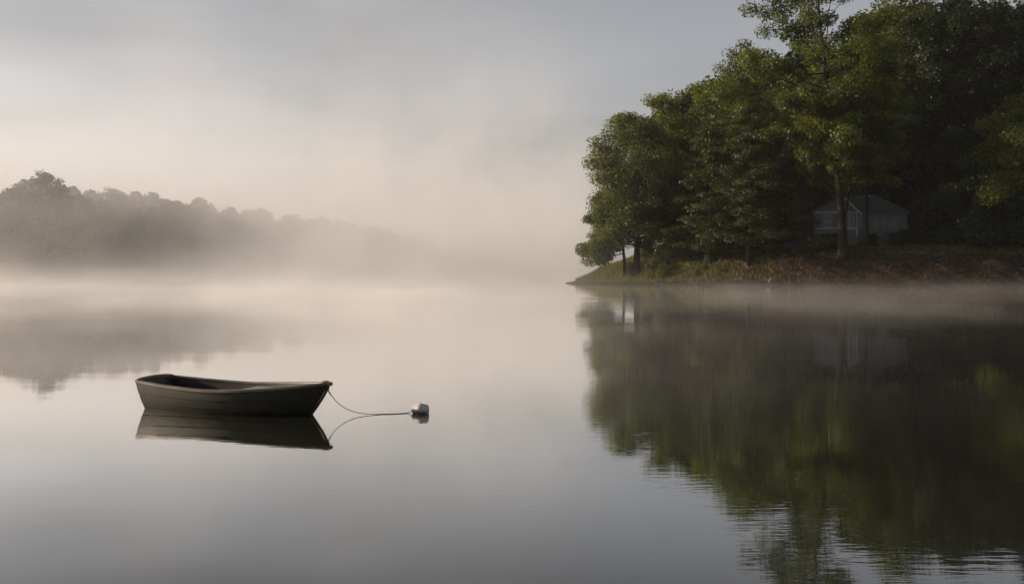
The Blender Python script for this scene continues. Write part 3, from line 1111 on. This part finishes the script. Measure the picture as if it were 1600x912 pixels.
# rim (gunwale) on both sides, a rounded rectangular strip
for side in (-1, 1):
    g = MB()
    rings = []
    for i in range(NS + 12):
        s = i / (NS + 11)
        p = hull_point(s, 1.0, side)
        x, y, z = p[0], abs(p[1]), p[2]
        sec = [(-0.030, 0.000), (-0.028, 0.014), (-0.010, 0.020), (0.012, 0.019), (0.024, 0.010), (0.024, -0.014), (0.012, -0.022), (0.004, -0.022)]
        if s > 0.97:
            sec = [(max(a, -y + 0.001), c) for a, c in sec]
        rings.append([(x, side * (y + a), z + c) for a, c in sec])
    bq = len(g.v)
    m_ = 8
    for r in rings:
        g.v += r
    for i in range(len(rings) - 1):
        for k in range(m_):
            k2 = (k + 1) % m_
            q = (bq + i * m_ + k, bq + i * m_ + k2, bq + (i + 1) * m_ + k2, bq + (i + 1) * m_ + k)
            g.f.append(q if side == 1 else tuple(reversed(q)))
    g.f.append(tuple(bq + k for k in range(m_)))
    g.f.append(tuple(bq + (len(rings) - 1) * m_ + k for k in range(m_)))
    g.build('gunwale', M['rim'], boat, True).data.set_sharp_from_angle(angle=R(50))
# transom cap
cap = MB()
tw = [right[-1]] + topw + [left[-1]]
cap.tube([(p[0] + 0.016, p[1], p[2] + 0.004) for p in tw], 0.026, 6)
cap.build('transom_cap', M['rim'], boat, True)
# quarter knees in the stern corners, breasthook at the bow
for side in (-1, 1):
    k = MB()
    z = sheer_z(0.02) - 0.012
    a = [(0.036, side * 0.295, z), (0.19, side * 0.36, z - 0.004), (0.036, side * 0.17, z + 0.010)]
    k.raw(a + [(p[0], p[1], p[2] - 0.025) for p in a], [(0, 1, 2), (5, 4, 3), (0, 3, 4, 1), (1, 4, 5, 2), (2, 5, 3, 0)])
    k.build('quarter_knee', M['inner'], boat)
bh = MB()
s0 = 0.915
pa, pb = hull_point(s0, 1, -1), hull_point(s0, 1, 1)
pc = hull_point(1.0, 1, 1)
zt = 0.013
v0 = [(pa[0], pa[1] * 0.93, pa[2] + 0.004), (pb[0], pb[1] * 0.93, pb[2] + 0.004), (pc[0], 0.02, pc[2] + 0.010), (pc[0], -0.02, pc[2] + 0.010), ((pa[0] + 0.05), 0, pa[2] + 0.006)]
bh.raw(v0 + [(p[0], p[1], p[2] - 0.03) for p in v0], [(0, 4, 3), (4, 2, 3), (4, 1, 2), (8, 9, 5), (8, 7, 9), (7, 6, 9), (0, 5, 9, 4), (4, 9, 6, 1), (1, 6, 7, 2), (2, 7, 8, 3), (3, 8, 5, 0)])
bh.build('breasthook', M['rim'], boat)
st = MB()
st.box(BL - 0.075, BL + 0.035, -0.040, 0.040, sheer_z(1) - 0.022, sheer_z(1) + 0.020)
st.box(BL - 0.066, BL - 0.006, -0.032, 0.032, sheer_z(1) + 0.020, sheer_z(1) + 0.034)
sh = st.build('stem_head', M['rim'], boat)
bev = sh.modifiers.new('bevel', 'BEVEL'); bev.width = 0.008; bev.segments = 2
stem = MB()
stem.tube([(hull_point(1, v, 1)[0] + 0.004, 0, hull_point(1, v, 1)[2]) for v in [i / 10 for i in range(11)]], 0.020, 6)
stem.build('stem_post', M['hull'], boat, True)


def seat(s0, s1, z, ylim):
    b = MB()
    N_ = 6
    top, bot = [], []
    for i in range(N_ + 1):
        s = s0 + (s1 - s0) * i / N_
        y = half_sheer(s) - ylim
        top.append((s * BL, y, z)); bot.append((s * BL, -y, z))
    ring = bot + top[::-1]
    b.raw([(p[0], p[1], p[2]) for p in ring] + [(p[0], p[1], p[2] - 0.022) for p in ring],
          [tuple(range(len(ring))), tuple(reversed(range(len(ring), 2 * len(ring))))] + [(i, i + len(ring), (i + 1) % len(ring) + len(ring), (i + 1) % len(ring)) for i in range(len(ring))])
    return b.build('thwart', M['seat'], boat)


seat(0.50, 0.60, 0.250, 0.030)
seat(0.69, 0.78, 0.276, 0.030)
seat(0.05, 0.165, 0.19, 0.07)
ring = MB()
bow_ring_local = Vector((BL - 0.02, 0, sheer_z(1) - 0.055))
ring.tube([(BL - 0.012 + 0.018 * math.cos(a), 0, sheer_z(1) - 0.055 + 0.018 * math.sin(a)) for a in [2 * PI * k / 14 for k in range(15)]], 0.004, 6)
ring.build('bow_ring', M['metal'], boat, True)

# ------------------------------------------------------------------ buoy
M['buoy'] = simple('buoy_plastic', (0.46, 0.45, 0.43), (0.30, 0.29, 0.27), 9, 0.5, 0.35, 0.002)
m, t, out = new_mat('weathered_buoy')
co = nd(t, 'ShaderNodeTexCoord')
g_ = nd(t, 'ShaderNodeNewGeometry')
sep = nd(t, 'ShaderNodeSeparateXYZ')
t.links.new(g_.outputs['Position'], sep.inputs[0])
n1 = noise(t, co.outputs['Object'], 14, 5, 0.65)
c = mixcol(t, n1, (0.35, 0.337, 0.315), (0.49, 0.475, 0.45))
alg = maprange(t, math_node(t, 'ADD', sep.outputs[2], maprange(t, n1, 0.3, 0.7, -0.014, 0.014)), 0.02, 0.065, 1, 0, True)
c = mixcol(t, math_node(t, 'MULTIPLY', alg, 0.85), c, (0.07, 0.065, 0.03))
p = nd(t, 'ShaderNodeBsdfPrincipled', inp={'Roughness': 0.5})
t.links.new(c, p.inputs['Base Color'])
t.links.new(p.outputs[0], out.inputs[0])
M['buoy'] = m
bx, by = (657 - 800) / FPX * 11.32, 11.32
buoy = tag(empty('mooring_buoy', (bx, by, 0), R(-12)), 'small weathered white barrel buoy floating beside the boat', 'buoy')
prof = [(-0.089, 0.0), (-0.089, 0.050), (-0.085, 0.062), (-0.074, 0.069), (-0.030, 0.0735), (-0.027, 0.0765), (0.0, 0.078), (0.027, 0.0765), (0.030, 0.0735), (0.074, 0.069), (0.085, 0.062), (0.089, 0.050), (0.089, 0.0)]
b = MB()
n = 24
rings = [[(x, r * math.cos(2 * PI * k / n), 0.040 + r * math.sin(2 * PI * k / n)) for k in range(n)] for x, r in prof]
for r in rings:
    b.v += r
for i in range(len(rings) - 1):
    for k in range(n):
        k2 = (k + 1) % n
        b.f.append((i * n + k, i * n + k2, (i + 1) * n + k2, (i + 1) * n + k))
b.build('float_body', M['buoy'], buoy, True)
e = MB()
e.tube([(-0.098 + 0.014 * math.cos(a), 0, 0.034 + 0.014 * math.sin(a)) for a in [2 * PI * k / 12 for k in range(13)]], 0.005, 6)
e.build('eye', M['metal'], buoy, True)
cp = MB()
cp.tube([(0.0, 0, 0.110), (0.0, 0, 0.1235)], [0.016, 0.012], 10)
cp.build('plug', M['buoy'], buoy)

# ------------------------------------------------------------------ rope
M['rope'] = simple('rope', (0.10, 0.085, 0.065), (0.04, 0.034, 0.026), 60, 0.9, 0.1)
ca, sa = math.cos(ang_b), math.sin(ang_b)
br = Vector((stern_c.x + ca * (BL - 0.004), stern_c.y + sa * (BL - 0.004), sheer_z(1) - 0.07))
rope_px = [(522, 611), (535, 624), (548, 634), (561, 641.5), (572, 646.0), (580, 648.5)]
P0 = br
P1 = Vector(((583 - 800) / FPX * 11.2, 11.2, 0.006))
P2 = Vector((bx - 0.100, by + 0.02, 0.030))
pts = []
for k in range(25):                                # sagging span
    q = k / 24
    p = P0.lerp(P1, q)
    p.z = P1.z + (P0.z - P1.z) * (math.exp(-3.0 * q) - math.exp(-3.0)) / (1 - math.exp(-3.0)) * (1 - q * 0.25)
    pts.append(p)
for k in range(1, 17):                             # floating span
    q = k / 16
    p = P1.lerp(P2, q)
    p.y += 0.012 * math.sin(q * 9)
    p.z = 0.004 + 0.026 * max(0, (q - 0.86) / 0.14) ** 2
    pts.append(p)
rp = MB()
rp.tube(pts, 0.0042, 6)
rope = rp.build('mooring_rope', M['rope'], None, True)
tag(rope, 'thin dark rope sagging from the boat bow to the buoy', 'rope')
tl = MB()
tl.tube([P0 + Vector((0, -0.008, 0)), P0 + Vector((0.012, -0.012, -0.035)), P0 + Vector((0.03, -0.012, -0.06))], [0.004, 0.004, 0.003], 5)
tl.build('rope_tail', M['rope'], rope, True)


# ------------------------------------------------------------------ haze and mist
def volume_box(name, lo, hi, mat):
    b = MB()
    b.box(lo[0], hi[0], lo[1], hi[1], lo[2], hi[2])
    return tag(b.build(name, mat), None, None, None, 'stuff')


m, t, out = new_mat('haze_air')
pv = nd(t, 'ShaderNodeVolumePrincipled', inp={'Color': (0.93, 0.92, 0.91, 1), 'Density': 0.00007, 'Anisotropy': 0.35})
t.links.new(pv.outputs[0], out.inputs['Volume'])
h = volume_box('haze', (-1750, -650, -2.1), (1750, 1950, 130), m)
tag(h, 'thin even morning haze over the whole lake', 'haze')

# the fog bank over the far end of the lake
m, t, out = new_mat('fog_bank')
g_ = nd(t, 'ShaderNodeNewGeometry')
pos = g_.outputs['Position']
sep = nd(t, 'ShaderNodeSeparateXYZ')
t.links.new(pos, sep.inputs[0])
X, Y, Z = sep.outputs
n1 = noise(t, mapping(t, pos, (0.028, 0.012, 0.022)), 1.0, 3, 0.55, 0.5)
n1 = maprange(t, n1, 0.41, 0.61, 0.28, 2.05, True)
hgt_ = maprange(t, Y, 230, 480, -23.0, -30.0, True)
vert = math_node(t, 'POWER', 2.718, math_node(t, 'DIVIDE', Z, hgt_))
far = math_node(t, 'MULTIPLY', maprange(t, Y, 150, 330, 0.24, 1.0, True), maprange(t, Y, 330, 560, 1.0, 0.42, True))
side = maprange(t, math_node(t, 'SUBTRACT', X, math_node(t, 'MULTIPLY', maprange(t, Y, 260, 420, 0, 1, True), 60.0)), -30, 25, 1.0, 0.0, True)
top = maprange(t, Z, 70, 120, 1, 0, True)
dn = math_node(t, 'MULTIPLY', math_node(t, 'MULTIPLY', n1, vert), math_node(t, 'MULTIPLY', math_node(t, 'MULTIPLY', far, side), top))
corner = math_node(t, 'MAXIMUM', maprange(t, X, -122, -72, 0.25, 1.0, True), maprange(t, Z, 7, 22, 0.25, 1.0, True))
dn = math_node(t, 'MULTIPLY', dn, corner)
low = math_node(t, 'MULTIPLY', math_node(t, 'MULTIPLY', math_node(t, 'POWER', 2.718, math_node(t, 'DIVIDE', Z, -2.6)), side), math_node(t, 'MULTIPLY', n1, 0.0018))
dn = math_node(t, 'ADD', math_node(t, 'MULTIPLY', dn, 0.0122), low)
pv = nd(t, 'ShaderNodeVolumePrincipled', inp={'Color': (0.97, 0.955, 0.94, 1), 'Anisotropy': 0.08})
t.links.new(dn, pv.inputs['Density'])
t.links.new(pv.outputs[0], out.inputs['Volume'])
fog = volume_box('fog_bank', (-330, 110, 0.06), (130, 1300, 122), m)
tag(fog, 'pale bank of fog hiding the far end of the lake', 'fog')

# a shallow layer of steam lying on the water in front of the wooded bank
m, t, out = new_mat('water_steam')
g_ = nd(t, 'ShaderNodeNewGeometry')
pos = g_.outputs['Position']
sep = nd(t, 'ShaderNodeSeparateXYZ')
t.links.new(pos, sep.inputs[0])
X, Y, Z = sep.outputs
n1 = noise(t, mapping(t, pos, (0.075, 0.045, 0.3)), 1.0, 4, 0.6, 0.6)
n1 = maprange(t, n1, 0.43, 0.64, 0.03, 2.7, True)
vert = math_node(t, 'POWER', 2.718, math_node(t, 'DIVIDE', Z, maprange(t, X, -8, 10, -1.15, -0.70, True)))
ends = math_node(t, 'MULTIPLY', math_node(t, 'MULTIPLY', maprange(t, Y, 9, 26, 0, 1, True), maprange(t, math_node(t, 'ADD', Y, math_node(t, 'MULTIPLY', maprange(t, X, -8, 10, -60, 0, True), 1.0)), 55, 105, 1, 0.30, True)), maprange(t, math_node(t, 'ADD', Z, maprange(t, X, -8, 10, 0, 1.9, True)), 1.9, 4.4, 1, 0, True))
dn = math_node(t, 'MULTIPLY', math_node(t, 'MULTIPLY', n1, vert), math_node(t, 'MULTIPLY', ends, maprange(t, X, -8, 10, 0.0130, 0.0036, True)))
pv = nd(t, 'ShaderNodeVolumePrincipled', inp={'Color': (0.97, 0.955, 0.94, 1), 'Anisotropy': 0.08})
t.links.new(dn, pv.inputs['Density'])
t.links.new(pv.outputs[0], out.inputs['Volume'])
tag(volume_box('water_mist', (-120, 10, 0.03), (150, 192, 4.5), m), 'thin steam lying on the water before the wooded bank', 'mist')
